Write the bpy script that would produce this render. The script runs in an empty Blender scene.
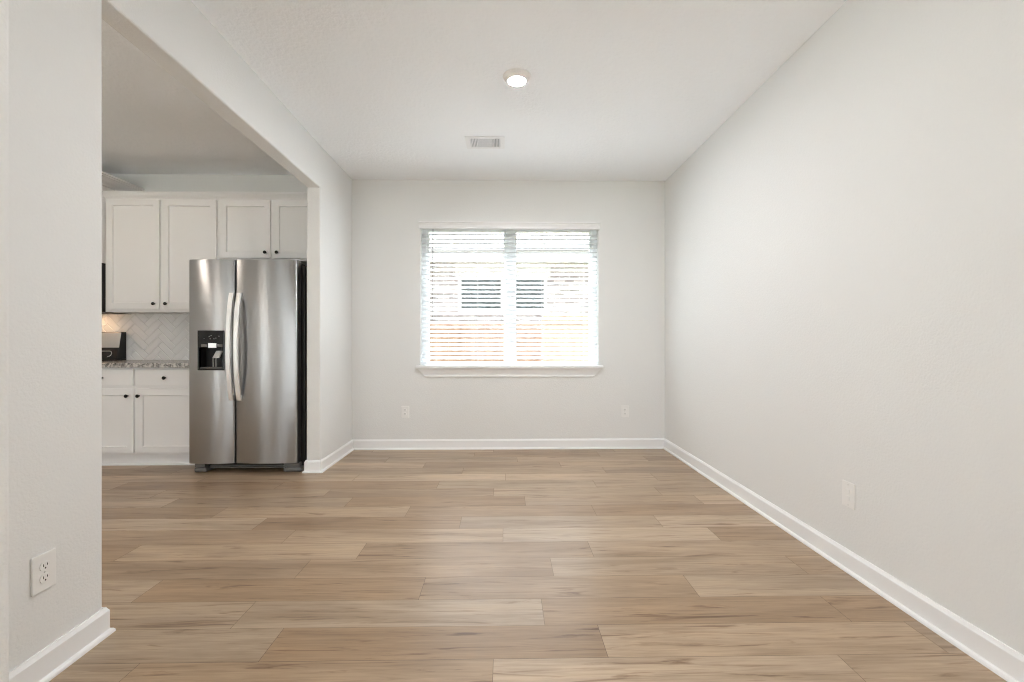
import bpy, bmesh, math, random
from mathutils import Vector, Matrix, Euler

S = bpy.context.scene
COL = S.collection
PI = math.pi
R = math.radians

# ------------------------------------------------------------------ camera
cam_d = bpy.data.cameras.new('camera')
cam_d.sensor_width = 36.0
cam_d.lens = 36.0 * 455.0 / 1024.0
cam_d.clip_start = 0.02
cam = bpy.data.objects.new('camera', cam_d)
COL.objects.link(cam)
cam.location = (0, 0, 1.10)
cam.rotation_euler = (R(90), 0, R(-1.0))
S.camera = cam

# ------------------------------------------------------------------ world, sun, exposure
SKY = 2.5
SUN = 25.0
LAMP = 560.0
LAMP_FILL = 150.0  # strength of the unseen lamps added behind the camera
LAMP_KITCHEN = 95.0
EXPOSURE = 0.94
w = bpy.data.worlds.new('sky')
S.world = w
w.use_nodes = True
nt = w.node_tree
bg = nt.nodes['Background']
bg.inputs['Color'].default_value = (0.92, 0.955, 1.0, 1)
bg.inputs['Strength'].default_value = SKY

sun_d = bpy.data.lights.new('sun', 'SUN')
sun_d.energy = SUN
sun_d.angle = R(0.6)
sun_d.color = (0.99, 0.985, 0.97)
sun = bpy.data.objects.new('sun', sun_d)
COL.objects.link(sun)
sun.location = (0, 20, 30)
sun.rotation_euler = Euler((R(-30), 0, R(8)), 'XYZ')

S.view_settings.view_transform = 'Standard'
S.view_settings.look = 'None'
S.view_settings.gamma = 1.0
S.view_settings.use_curve_mapping = False
S.view_settings.exposure = EXPOSURE
cy = S.cycles
cy.max_bounces = 12
cy.diffuse_bounces = 8
cy.glossy_bounces = 4
cy.transmission_bounces = 4
cy.transparent_max_bounces = 12
cy.caustics_reflective = False
cy.caustics_refractive = False
cy.sample_clamp_indirect = 6.0
cy.use_denoising = True
cy.filter_width = 1.1


def portal(name, loc, rot, sx, sy):
    d = bpy.data.lights.new(name, 'AREA')
    d.shape = 'RECTANGLE'
    d.size = sx
    d.size_y = sy
    d.cycles.is_portal = True
    o = bpy.data.objects.new(name, d)
    COL.objects.link(o)
    o.location = loc
    o.rotation_euler = rot
    return o


# ------------------------------------------------------------------ materials
def srgb(r, g, b):
    def f(c):
        c /= 255.0
        return c / 12.92 if c <= 0.04045 else ((c + 0.055) / 1.055) ** 2.4
    return (f(r), f(g), f(b), 1.0)


def mat(name, col, rough=0.5, metal=0.0, spec=0.5, bump=None, aniso=0.0):
    m = bpy.data.materials.new(name)
    m.use_nodes = True
    n = m.node_tree.nodes
    l = m.node_tree.links
    p = n['Principled BSDF']
    p.inputs['Base Color'].default_value = col
    p.inputs['Roughness'].default_value = rough
    p.inputs['Metallic'].default_value = metal
    p.inputs['Specular IOR Level'].default_value = spec
    if bump:
        sc, st, dist = bump
        tc = n.new('ShaderNodeTexCoord')
        nz = n.new('ShaderNodeTexNoise')
        nz.inputs['Scale'].default_value = sc
        nz.inputs['Detail'].default_value = 3
        b = n.new('ShaderNodeBump')
        b.inputs['Strength'].default_value = st
        b.inputs['Distance'].default_value = dist
        l.new(tc.outputs['Object'], nz.inputs['Vector'])
        l.new(nz.outputs['Fac'], b.inputs['Height'])
        l.new(b.outputs['Normal'], p.inputs['Normal'])
    return m


def N(m, kind, **kw):
    nd = m.node_tree.nodes.new(kind)
    for k, v in kw.items():
        setattr(nd, k, v)
    return nd


def L(m, a, b):
    m.node_tree.links.new(a, b)


def ramp(m, stops):
    r = N(m, 'ShaderNodeValToRGB')
    e = r.color_ramp.elements
    while len(e) < len(stops):
        e.new(0.5)
    for i, (p, c) in enumerate(stops):
        e[i].position = p
        e[i].color = c
    return r


M = {}
M['wall'] = mat('wall_paint', (0.775, 0.775, 0.765, 1), 0.75, bump=(110, 0.4, 0.0035))
M['ceiling'] = mat('ceiling_paint', (0.92, 0.935, 0.955, 1), 0.85, bump=(48, 0.6, 0.006))
M['trim'] = mat('white_trim_paint', (0.87, 0.87, 0.875, 1), 0.38)
M['cabinet'] = mat('cabinet_paint', (0.85, 0.845, 0.845, 1), 0.42)
M['vinyl'] = mat('white_vinyl', (0.90, 0.93, 0.95, 1), 0.4)
M['plate'] = mat('white_plastic', (0.83, 0.825, 0.81, 1), 0.35)
M['slot'] = mat('dark_slot', (0.02, 0.02, 0.02, 1), 0.6)
M['knob'] = mat('black_knob_metal', (0.012, 0.011, 0.010, 1), 0.35, 0.6)
M['black_gloss'] = mat('black_gloss_plastic', (0.008, 0.008, 0.009, 1), 0.12)
M['black_matte'] = mat('black_plastic', (0.012, 0.011, 0.011, 1), 0.5)
M['fridge_side'] = mat('textured_black_case', (0.022, 0.019, 0.018, 1), 0.45, bump=(500, 0.2, 0.001))
M['grey_plastic'] = mat('grey_plastic', (0.16, 0.155, 0.15, 1), 0.4)
M['light_plastic'] = mat('pale_grey_plastic', (0.62, 0.62, 0.61, 1), 0.35)
M['icon'] = mat('pale_print', (0.45, 0.45, 0.44, 1), 0.6)
M['cord'] = mat('cord', (0.75, 0.75, 0.75, 1), 0.7)
M['wand'] = mat('grey_wand', (0.30, 0.31, 0.33, 1), 0.4)
M['duct'] = mat('dark_duct', (0.36, 0.36, 0.37, 1), 0.8)
M['louver'] = mat('vent_louver_paint', (0.80, 0.80, 0.81, 1), 0.5)
M['tile'] = mat('glossy_white_tile', (0.84, 0.84, 0.84, 1), 0.14)
M['grout'] = mat('grout', (0.74, 0.735, 0.73, 1), 0.9)
M['ring'] = mat('light_trim_ring', (0.88, 0.87, 0.86, 1), 0.5)


def emitter(name, col, strength):
    m = bpy.data.materials.new(name)
    m.use_nodes = True
    n = m.node_tree.nodes
    p = n['Principled BSDF']
    p.inputs['Base Color'].default_value = (0.8, 0.8, 0.8, 1)
    p.inputs['Emission Color'].default_value = col
    p.inputs['Emission Strength'].default_value = strength
    return m


M['lens'] = emitter('lit_lens', (0.975, 0.985, 1.0, 1), LAMP)
M['lens_fill'] = emitter('added_fill_lens', (0.975, 0.985, 1.0, 1), LAMP_FILL)
M['lens_kitchen'] = emitter('lit_warm_lens', (1.0, 0.87, 0.74, 1), LAMP_KITCHEN)
M['hood_lens'] = emitter('lit_hood_lens', (1.0, 0.62, 0.34, 1), 18.0)
M['display'] = emitter('lit_display', (0.85, 0.9, 0.9, 1), 0.25)


def steel(name, col, rough, aniso):
    m = mat(name, col, rough, 1.0)
    p = m.node_tree.nodes['Principled BSDF']
    tg = N(m, 'ShaderNodeTangent', direction_type='RADIAL', axis='Z')
    L(m, tg.outputs['Tangent'], p.inputs['Tangent'])
    p.inputs['Anisotropic'].default_value = aniso
    p.inputs['Anisotropic Rotation'].default_value = 0.25
    tc = N(m, 'ShaderNodeTexCoord')
    mp = N(m, 'ShaderNodeMapping')
    mp.inputs['Scale'].default_value = (4, 4, 900)
    nz = N(m, 'ShaderNodeTexNoise')
    nz.inputs['Scale'].default_value = 1.0
    nz.inputs['Detail'].default_value = 2
    mr = N(m, 'ShaderNodeMapRange')
    mr.inputs['To Min'].default_value = rough - 0.03
    mr.inputs['To Max'].default_value = rough + 0.05
    L(m, tc.outputs['Object'], mp.inputs['Vector'])
    L(m, mp.outputs['Vector'], nz.inputs['Vector'])
    L(m, nz.outputs['Fac'], mr.inputs['Value'])
    L(m, mr.outputs['Result'], p.inputs['Roughness'])
    return m


M['steel'] = steel('brushed_steel', (0.52, 0.53, 0.545, 1), 0.34, 0.97)
M['handle'] = mat('satin_handle_steel', (0.93, 0.93, 0.93, 1), 0.42, 0.7)
M['range_steel'] = mat('range_steel', (0.70, 0.70, 0.69, 1), 0.35, 0.8)


def glass_mat():
    m = bpy.data.materials.new('window_glass')
    m.use_nodes = True
    n = m.node_tree.nodes
    n.remove(n['Principled BSDF'])
    out = n['Material Output']
    t = N(m, 'ShaderNodeBsdfTransparent')
    t.inputs['Color'].default_value = (0.95, 0.97, 0.97, 1)
    g = N(m, 'ShaderNodeBsdfGlossy')
    g.inputs['Roughness'].default_value = 0.02
    lw = N(m, 'ShaderNodeLayerWeight')
    lw.inputs['Blend'].default_value = 0.5
    pw = N(m, 'ShaderNodeMath', operation='POWER')
    pw.inputs[1].default_value = 5.0
    f = N(m, 'ShaderNodeMapRange')
    f.inputs['To Min'].default_value = 0.03
    f.inputs['To Max'].default_value = 0.7
    L(m, lw.outputs['Facing'], pw.inputs[0])
    L(m, pw.outputs[0], f.inputs['Value'])
    mx = N(m, 'ShaderNodeMixShader')
    L(m, f.outputs[0], mx.inputs[0])
    L(m, t.outputs[0], mx.inputs[1])
    L(m, g.outputs[0], mx.inputs[2])
    L(m, mx.outputs[0], out.inputs['Surface'])
    return m


M['glass'] = glass_mat()


def slat_mat():
    m = bpy.data.materials.new('blind_slat')
    m.use_nodes = True
    n = m.node_tree.nodes
    p = n['Principled BSDF']
    p.inputs['Base Color'].default_value = (0.86, 0.88, 0.90, 1)
    p.inputs['Roughness'].default_value = 0.45
    t = N(m, 'ShaderNodeBsdfTranslucent')
    t.inputs['Color'].default_value = (0.88, 0.9, 0.92, 1)
    mx = N(m, 'ShaderNodeMixShader')
    mx.inputs[0].default_value = 0.35
    L(m, p.outputs[0], mx.inputs[1])
    L(m, t.outputs[0], mx.inputs[2])
    L(m, mx.outputs[0], n['Material Output'].inputs['Surface'])
    return m


M['slat'] = slat_mat()


def floor_mat():
    m = mat('wood_planks', (0.4, 0.3, 0.2, 1), 0.42)
    p = m.node_tree.nodes['Principled BSDF']
    at = N(m, 'ShaderNodeAttribute', attribute_name='plank')
    sep = N(m, 'ShaderNodeSeparateColor')
    L(m, at.outputs['Color'], sep.inputs['Color'])
    tc = N(m, 'ShaderNodeTexCoord')
    # every plank reads its own piece of grain
    off = N(m, 'ShaderNodeVectorMath', operation='SCALE')
    off.inputs['Scale'].default_value = 37.0
    L(m, at.outputs['Color'], off.inputs[0])
    add = N(m, 'ShaderNodeVectorMath', operation='ADD')
    L(m, tc.outputs['Object'], add.inputs[0])
    L(m, off.outputs['Vector'], add.inputs[1])

    def noise(scale, detail, dist=0.0, rough=0.55):
        mp = N(m, 'ShaderNodeMapping')
        mp.inputs['Scale'].default_value = scale
        L(m, add.outputs['Vector'], mp.inputs['Vector'])
        nz = N(m, 'ShaderNodeTexNoise')
        nz.inputs['Scale'].default_value = 1.0
        nz.inputs['Detail'].default_value = detail
        nz.inputs['Roughness'].default_value = rough
        nz.inputs['Distortion'].default_value = dist
        L(m, mp.outputs['Vector'], nz.inputs['Vector'])
        return nz
    broad = noise((1.1, 9, 1), 4, 0.6)
    fine = noise((4.5, 95, 1), 4, 0.3, 0.65)
    streak = noise((2.2, 30, 1), 6, 1.2, 0.6)
    # tone of the plank: pale oak, tan, greyed
    tone = ramp(m, [(0.0, (0.335, 0.222, 0.132, 1)), (0.35, (0.405, 0.285, 0.182, 1)),
                    (0.65, (0.445, 0.325, 0.217, 1)), (1.0, (0.515, 0.392, 0.278, 1))])
    L(m, sep.outputs['Red'], tone.inputs['Fac'])
    grey = N(m, 'ShaderNodeMix', data_type='RGBA')
    gf = N(m, 'ShaderNodeMath', operation='MULTIPLY')
    gf.inputs[1].default_value = 0.42
    L(m, sep.outputs['Green'], gf.inputs[0])
    L(m, gf.outputs[0], grey.inputs['Factor'])
    L(m, tone.outputs['Color'], grey.inputs['A'])
    grey.inputs['B'].default_value = (0.35, 0.282, 0.212, 1)
    r1 = ramp(m, [(0.25, (0.70, 0.66, 0.62, 1)), (0.52, (1, 1, 1, 1)), (0.8, (1.18, 1.16, 1.12, 1))])
    L(m, broad.outputs['Fac'], r1.inputs['Fac'])
    r2 = ramp(m, [(0.25, (0.76, 0.73, 0.70, 1)), (0.62, (1.06, 1.06, 1.06, 1))])
    L(m, fine.outputs['Fac'], r2.inputs['Fac'])
    r3 = ramp(m, [(0.0, (0.32, 0.24, 0.19, 1)), (0.31, (0.50, 0.41, 0.35, 1)), (0.43, (1, 1, 1, 1)), (1, (1, 1, 1, 1))])
    L(m, streak.outputs['Fac'], r3.inputs['Fac'])
    cur = grey.outputs['Result']
    for r in (r1, r2, r3):
        mx = N(m, 'ShaderNodeMix', data_type='RGBA', blend_type='MULTIPLY')
        mx.inputs['Factor'].default_value = 1.0
        L(m, cur, mx.inputs['A'])
        L(m, r.outputs['Color'], mx.inputs['B'])
        cur = mx.outputs['Result']
    L(m, cur, p.inputs['Base Color'])
    mr = N(m, 'ShaderNodeMapRange')
    mr.inputs['To Min'].default_value = 0.27
    mr.inputs['To Max'].default_value = 0.42
    L(m, fine.outputs['Fac'], mr.inputs['Value'])
    L(m, mr.outputs['Result'], p.inputs['Roughness'])
    b = N(m, 'ShaderNodeBump')
    b.inputs['Strength'].default_value = 0.12
    b.inputs['Distance'].default_value = 0.002
    L(m, fine.outputs['Fac'], b.inputs['Height'])
    L(m, b.outputs['Normal'], p.inputs['Normal'])
    return m


M['floor'] = floor_mat()
M['subfloor'] = mat('plank_joint', (0.15, 0.11, 0.08, 1), 0.9)


def granite_mat():
    m = mat('granite', (0.5, 0.5, 0.5, 1), 0.2)
    p = m.node_tree.nodes['Principled BSDF']
    tc = N(m, 'ShaderNodeTexCoord')
    n1 = N(m, 'ShaderNodeTexNoise')
    n1.inputs['Scale'].default_value = 26
    n1.inputs['Detail'].default_value = 6
    n1.inputs['Roughness'].default_value = 0.7
    n1.inputs['Distortion'].default_value = 0.8
    L(m, tc.outputs['Object'], n1.inputs['Vector'])
    r = ramp(m, [(0.36, (0.10, 0.098, 0.097, 1)), (0.46, (0.28, 0.275, 0.27, 1)),
                 (0.54, (0.56, 0.54, 0.52, 1)), (0.7, (0.72, 0.71, 0.69, 1))])
    L(m, n1.outputs['Fac'], r.inputs['Fac'])
    L(m, r.outputs['Color'], p.inputs['Base Color'])
    return m


M['granite'] = granite_mat()


def brick_mat():
    m = mat('pale_brick', (0.6, 0.5, 0.5, 1), 0.9)
    p = m.node_tree.nodes['Principled BSDF']
    tc = N(m, 'ShaderNodeTexCoord')
    sp = N(m, 'ShaderNodeSeparateXYZ')
    cb = N(m, 'ShaderNodeCombineXYZ')
    L(m, tc.outputs['Object'], sp.inputs[0])
    L(m, sp.outputs['X'], cb.inputs['X'])
    L(m, sp.outputs['Z'], cb.inputs['Y'])
    bt = N(m, 'ShaderNodeTexBrick')
    bt.inputs['Scale'].default_value = 1.0
    bt.inputs['Brick Width'].default_value = 0.21
    bt.inputs['Row Height'].default_value = 0.075
    bt.inputs['Mortar Size'].default_value = 0.008
    bt.inputs['Color1'].default_value = (0.20, 0.175, 0.17, 1)
    bt.inputs['Color2'].default_value = (0.38, 0.35, 0.345, 1)
    bt.inputs['Mortar'].default_value = (0.46, 0.45, 0.445, 1)
    L(m, cb.outputs[0], bt.inputs['Vector'])
    L(m, bt.outputs['Color'], p.inputs['Base Color'])
    return m


M['brick'] = brick_mat()


def shingle_mat():
    m = mat('roof_shingle', (0.3, 0.3, 0.3, 1), 0.95)
    p = m.node_tree.nodes['Principled BSDF']
    tc = N(m, 'ShaderNodeTexCoord')
    bt = N(m, 'ShaderNodeTexBrick')
    bt.inputs['Scale'].default_value = 1.0
    bt.inputs['Brick Width'].default_value = 0.3
    bt.inputs['Row Height'].default_value = 0.14
    bt.inputs['Mortar Size'].default_value = 0.006
    bt.inputs['Color1'].default_value = (0.16, 0.16, 0.17, 1)
    bt.inputs['Color2'].default_value = (0.22, 0.22, 0.23, 1)
    bt.inputs['Mortar'].default_value = (0.22, 0.22, 0.23, 1)
    L(m, tc.outputs['Object'], bt.inputs['Vector'])
    L(m, bt.outputs['Color'], p.inputs['Base Color'])
    return m


M['shingle'] = shingle_mat()


def fence_mat(name, a, b):
    m = mat(name, a, 0.85)
    p = m.node_tree.nodes['Principled BSDF']
    tc = N(m, 'ShaderNodeTexCoord')
    mp = N(m, 'ShaderNodeMapping')
    mp.inputs['Scale'].default_value = (14, 14, 1.2)
    nz = N(m, 'ShaderNodeTexNoise')
    nz.inputs['Scale'].default_value = 1.0
    nz.inputs['Detail'].default_value = 4
    r = ramp(m, [(0.35, a), (0.65, b)])
    L(m, tc.outputs['Object'], mp.inputs['Vector'])
    L(m, mp.outputs['Vector'], nz.inputs['Vector'])
    L(m, nz.outputs['Fac'], r.inputs['Fac'])
    L(m, r.outputs['Color'], p.inputs['Base Color'])
    return m


M['fence'] = fence_mat('cedar_fence', (0.22, 0.12, 0.075, 1), (0.35, 0.225, 0.155, 1))
M['fence_lit'] = fence_mat('lit_tone_fence', (0.36, 0.26, 0.20, 1), (0.45, 0.35, 0.285, 1))  # sunlit look of the nearer stretch is put into this colour
M['ground'] = mat('yard_ground', (0.17, 0.18, 0.10, 1), 0.95, bump=(30, 0.6, 0.02))
M['concrete'] = mat('pale_concrete', (0.58, 0.57, 0.55, 1), 0.9, bump=(40, 0.3, 0.01))
M['house_trim'] = mat('house_trim', (0.50, 0.50, 0.50, 1), 0.6)
M['house_pane'] = mat('house_pane', (0.045, 0.06, 0.062, 1), 0.08)
M['soffit'] = mat('soffit_board', (0.6, 0.6, 0.6, 1), 0.7)


# ------------------------------------------------------------------ mesh helpers
class MB:
    """Collects shapes in one bmesh; build() links them as one object."""

    def __init__(s):
        s.bm = bmesh.new()

    def poly(s, pts, mi=0):
        f = s.bm.faces.new([s.bm.verts.new(p) for p in pts])
        f.material_index = mi
        return f

    def box(s, x0, x1, y0, y1, z0, z1, bev=0.0, seg=2, mi=0, mtx=None):
        b = bmesh.new()
        v = [b.verts.new((x, y, z)) for x in (x0, x1) for y in (y0, y1) for z in (z0, z1)]
        for q in ((0, 1, 3, 2), (4, 6, 7, 5), (0, 4, 5, 1), (2, 3, 7, 6), (0, 2, 6, 4), (1, 5, 7, 3)):
            b.faces.new([v[i] for i in q])
        if bev > 0:
            bmesh.ops.bevel(b, geom=b.edges[:], offset=bev, segments=seg, affect='EDGES', profile=0.5)
        s.take(b, mi, mtx)

    def take(s, b, mi=0, mtx=None):
        bmesh.ops.recalc_face_normals(b, faces=b.faces[:])
        mp = {}
        for v in b.verts:
            mp[v] = s.bm.verts.new(mtx @ v.co if mtx else v.co)
        for f in b.faces:
            try:
                nf = s.bm.faces.new([mp[v] for v in f.verts])
                nf.material_index = mi
                nf.smooth = f.smooth
            except ValueError:
                pass
        b.free()

    def prism(s, pts, vec, bev=0.0, mi=0, seg=2):
        """polygon pts (3D, planar) extruded along vec"""
        b = bmesh.new()
        a = [b.verts.new(p) for p in pts]
        vec = Vector(vec)
        c = [b.verts.new(Vector(p) + vec) for p in pts]
        b.faces.new(a)
        b.faces.new(c[::-1])
        n = len(pts)
        for i in range(n):
            b.faces.new((a[i], c[i], c[(i + 1) % n], a[(i + 1) % n]))
        bmesh.ops.recalc_face_normals(b, faces=b.faces[:])
        if bev > 0:
            bmesh.ops.bevel(b, geom=b.edges[:], offset=bev, segments=seg, affect='EDGES', profile=0.5)
        s.take(b, mi)

    def lathe(s, prof, n=24, mtx=None, mi=0, smooth=True):
        """prof: (radius, height) list, around local Z"""
        b = bmesh.new()
        rings = []
        for r, z in prof:
            if r < 1e-6:
                rings.append([b.verts.new((0, 0, z))])
            else:
                rings.append([b.verts.new((r * math.cos(2 * PI * i / n), r * math.sin(2 * PI * i / n), z)) for i in range(n)])
        for a, c in zip(rings, rings[1:]):
            for i in range(n):
                j = (i + 1) % n
                if len(a) == 1 and len(c) == 1:
                    continue
                if len(a) == 1:
                    f = b.faces.new((a[0], c[i], c[j]))
                elif len(c) == 1:
                    f = b.faces.new((a[i], a[j], c[0]))
                else:
                    f = b.faces.new((a[i], a[j], c[j], c[i]))
                f.smooth = smooth
        s.take(b, mi, mtx)

    def tube(s, pts, r, n=10, mi=0):
        b = bmesh.new()
        rings = []
        pts = [Vector(p) for p in pts]
        for i, p in enumerate(pts):
            d = (pts[min(i + 1, len(pts) - 1)] - pts[max(i - 1, 0)]).normalized()
            u = d.orthogonal().normalized() if i == 0 else (u - d * u.dot(d)).normalized()
            v = d.cross(u)
            rings.append([b.verts.new(p + (u * math.cos(2 * PI * k / n) + v * math.sin(2 * PI * k / n)) * r) for k in range(n)])
        for a, c in zip(rings, rings[1:]):
            for k in range(n):
                f = b.faces.new((a[k], a[(k + 1) % n], c[(k + 1) % n], c[k]))
                f.smooth = True
        b.faces.new(rings[0][::-1])
        b.faces.new(rings[-1])
        s.take(b, mi)

    def sweep(s, path, prof, closed=True, mi=0, ends=None):
        """profile (out, z) swept along an xy path; 'out' is to the left of travel; mitred corners"""
        b = bmesh.new()
        P = [Vector((p[0], p[1])) for p in path]
        rows = []
        for i, p in enumerate(P):
            d0 = (P[i] - P[i - 1]).normalized() if i > 0 else None
            d1 = (P[i + 1] - P[i]).normalized() if i < len(P) - 1 else None
            n0 = Vector((-d0.y, d0.x)) if d0 else None
            n1 = Vector((-d1.y, d1.x)) if d1 else None
            if n0 is None:
                m = n1
            elif n1 is None:
                m = n0
            else:
                m = (n0 + n1)
                m = m / (m.dot(n1))
            rows.append([b.verts.new((p.x + m.x * o, p.y + m.y * o, z)) for o, z in prof])
        k = len(prof)
        for a, c in zip(rows, rows[1:]):
            for j in range(k):
                if j == k - 1 and not closed:
                    break
                b.faces.new((a[j], a[(j + 1) % k], c[(j + 1) % k], c[j]))
        if closed:
            b.faces.new(rows[0][::-1])
            b.faces.new(rows[-1])
        s.take(b, mi)

    def slab(s, fn, u0, u1, v0, v1, w0, w1, holes, mi=0):
        """slab with rectangular holes; fn(u, v, w) -> xyz"""
        b = bmesh.new()
        us = sorted({u0, u1, *[h[0] for h in holes], *[h[1] for h in holes]})
        vs = sorted({v0, v1, *[h[2] for h in holes], *[h[3] for h in holes]})
        us = [u for u in us if u0 <= u <= u1]
        vs = [v for v in vs if v0 <= v <= v1]

        def solid(i, j):
            if not (0 <= i < len(us) - 1 and 0 <= j < len(vs) - 1):
                return False
            uc = (us[i] + us[i + 1]) / 2
            vc = (vs[j] + vs[j + 1]) / 2
            return not any(h[0] < uc < h[1] and h[2] < vc < h[3] for h in holes)
        vc = {}

        def V(i, j, w):
            key = (i, j, w)
            if key not in vc:
                vc[key] = b.verts.new(fn(us[i], vs[j], w))
            return vc[key]
        for i in range(len(us) - 1):
            for j in range(len(vs) - 1):
                if not solid(i, j):
                    continue
                for ww in (w0, w1):
                    b.faces.new((V(i, j, ww), V(i + 1, j, ww), V(i + 1, j + 1, ww), V(i, j + 1, ww)))
                for di, dj, e in ((-1, 0, ((i, j), (i, j + 1))), (1, 0, ((i + 1, j), (i + 1, j + 1))),
                                  (0, -1, ((i, j), (i + 1, j))), (0, 1, ((i, j + 1), (i + 1, j + 1)))):
                    if not solid(i + di, j + dj):
                        (a0, a1), (c0, c1) = e
                        b.faces.new((V(a0, a1, w0), V(c0, c1, w0), V(c0, c1, w1), V(a0, a1, w1)))
        s.take(b, mi)

    def build(s, name, mats, parent=None, loc=None, recalc=True, bevel=None, smooth=False):
        if recalc:
            bmesh.ops.recalc_face_normals(s.bm, faces=s.bm.faces[:])
        me = bpy.data.meshes.new(name)
        s.bm.to_mesh(me)
        s.bm.free()
        for m in (mats if isinstance(mats, (list, tuple)) else [mats]):
            me.materials.append(M[m] if isinstance(m, str) else m)
        o = bpy.data.objects.new(name, me)
        COL.objects.link(o)
        if parent:
            o.parent = parent
        if loc:
            o.location = loc
        if bevel:
            md = o.modifiers.new('edge', 'BEVEL')
            md.width = bevel
            md.segments = 3
            md.limit_method = 'ANGLE'
            md.angle_limit = R(50)
        if smooth:
            for p in me.polygons:
                p.use_smooth = True
        return o


def thing(name, label, cat, loc=(0, 0, 0), group=None, rz=0.0):
    o = bpy.data.objects.new(name, None)
    COL.objects.link(o)
    o.empty_display_size = 0.1
    o.location = loc
    o.rotation_euler = (0, 0, rz)
    o['label'] = label
    o['category'] = cat
    if group:
        o['group'] = group
    return o


def tag(o, label, cat, group=None):
    o['label'] = label
    o['category'] = cat
    if group:
        o['group'] = group
    return o


def struct(o, label=None, cat=None):
    o['kind'] = 'structure'
    if label:
        o['label'] = label
    if cat:
        o['category'] = cat
    return o


def dup(root, loc, rz, label, group=None):
    r = root.copy()
    COL.objects.link(r)
    r.location = loc
    r.rotation_euler = (0, 0, rz)
    r['label'] = label
    if group:
        r['group'] = group
    for ch in list(root.children):
        c = ch.copy()
        COL.objects.link(c)
        c.parent = r
        for g in ch.children:
            d = g.copy()
            COL.objects.link(d)
            d.parent = c
    return r


# ------------------------------------------------------------------ the shell
XL, XR, YB = -1.541, 1.651, 4.64
XK = -4.60            # kitchen left wall
YR = -5.20            # rear wall behind the camera
ZC = 2.74
XS = XL - 0.115       # kitchen face of the dividing wall
YN, YE = 1.729, 3.842  # near and far edge of the kitchen opening
WIN = (-0.850, 0.966, 0.800, 2.300)

fy = lambda u, v, t: (u, t, v)
fx = lambda u, v, t: (t, u, v)

b = MB()
b.slab(fy, XK - 0.14, XR + 0.14, -0.45, 2.95, YB, YB + 0.17, [WIN])
struct(b.build('wall_back', 'wall'), 'pale greige back wall around the window', 'wall')
b = MB()  # unseen outer brick, added so less sun bounces onto the neighbour's front
b.slab(fy, XK - 0.14, XR + 0.14, -0.45, 2.95, YB + 0.171, YB + 0.26, [(WIN[0] - 0.02, WIN[1] + 0.02, WIN[2] - 0.02, WIN[3] + 0.02)])
struct(b.build('wall_exterior', 'brick'), 'unseen brick veneer outside the dining room, added to dim bounced sun', 'wall')
b = MB()
b.slab(fx, YR - 0.14, YB, -0.45, 2.95, XR, XR + 0.14, [])
struct(b.build('wall_right', 'wall'), 'plain pale greige wall on the right', 'wall')
b = MB()
SKEW = 0.0195      # the opening's wall is slightly out of square with the room
XO = lambda y: SKEW * max(0.0, YE - y)
b.slab(lambda u, v, t: (t + XO(u), u, v), 0.95, YB, 0.0, 2.785, XS, XL, [(YN, YE, -0.1, 2.390)])
struct(b.build('wall_left', 'wall', bevel=0.010), 'wall with the wide opening into the kitchen', 'wall')
b = MB()
b.slab(fy, XS + 0.0, -1.008, 0.0, ZC, 0.80, 0.95, [])
struct(b.build('wall_foreground', 'wall', bevel=0.010), 'sliver of wall corner at the left edge', 'wall')
REAR = [(-4.3, -1.7, 0.06, 2.35), (-1.2, 1.35, 0.45, 2.35)]  # unseen window openings, added to bring in daylight
b = MB()
b.slab(fy, XK - 0.14, XR + 0.14, -0.45, 2.95, YR - 0.14, YR, REAR)
struct(b.build('wall_rear', 'wall'), 'wall behind the camera', 'wall')
KWIN = (-1.70, -0.70, 0.03, 2.45)  # unseen opening, placed for the bright band reflected in the refrigerator
b = MB()
b.slab(fx, YR, YB, -0.45, 2.95, XK - 0.14, XK, [KWIN])
struct(b.build('wall_kitchen', 'wall'), 'far left wall of kitchen', 'wall')
b = MB()
b.box(XL - 0.05, XR + 0.1, YR - 0.1, YB + 0.1, ZC, 2.95)
b.box(XK - 0.1, XL - 0.05, YR - 0.1, 1.0, ZC, 2.95)
struct(b.build('ceiling', 'ceiling'), 'white dining room ceiling', 'ceiling')
b = MB()
b.box(XK - 0.1, XL - 0.05, 1.0, YB + 0.1, 2.778, 2.95)
struct(b.build('ceiling_kitchen', 'ceiling'), 'kitchen ceiling beyond the opening', 'ceiling')

# floor: rows of planks running across the room, joints read off the photograph
rnd = random.Random(5)
ROW_W, PL = 0.183, 1.205
ROW0 = 1.575
joint = {-1: -0.037, 0: 0.362, 1: 0.158, 2: -0.364, 3: 0.233, 4: 0.458, 5: -0.006, 6: -0.264, 7: 0.584,
         8: 0.144, 9: -0.076, 10: 0.70, 11: 0.012, 12: -0.35, 13: 0.50, 14: 0.122, 15: 0.918}
b = MB()
cl = b.bm.loops.layers.float_color.new('plank')
g = 0.0008
k0 = math.floor((YR - ROW0) / ROW_W)
k1 = math.ceil((YB - ROW0) / ROW_W)
for k in range(k0, k1 + 1):
    ya = max(ROW0 + k * ROW_W, YR)
    yb = min(ROW0 + (k + 1) * ROW_W, YB)
    if yb - ya < 0.004:
        continue
    xo = joint.get(k, rnd.uniform(0, PL))
    n0 = math.floor((XK - xo) / PL)
    x = xo + n0 * PL
    while x < XR:
        xa, xb = max(x, XK), min(x + PL, XR)
        if xb - xa > 0.004:
            f = b.poly([(xa + g, ya + g, 0), (xb - g, ya + g, 0), (xb - g, yb - g, 0), (xa + g, yb - g, 0)])
            c = (rnd.random(), rnd.random() ** 1.4, rnd.random(), 1)
            for lp in f.loops:
                lp[cl] = c
        x += PL
f = b.poly([(XK, YR, -0.0015), (XR, YR, -0.0015), (XR, YB, -0.0015), (XK, YB, -0.0015)], 1)
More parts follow.
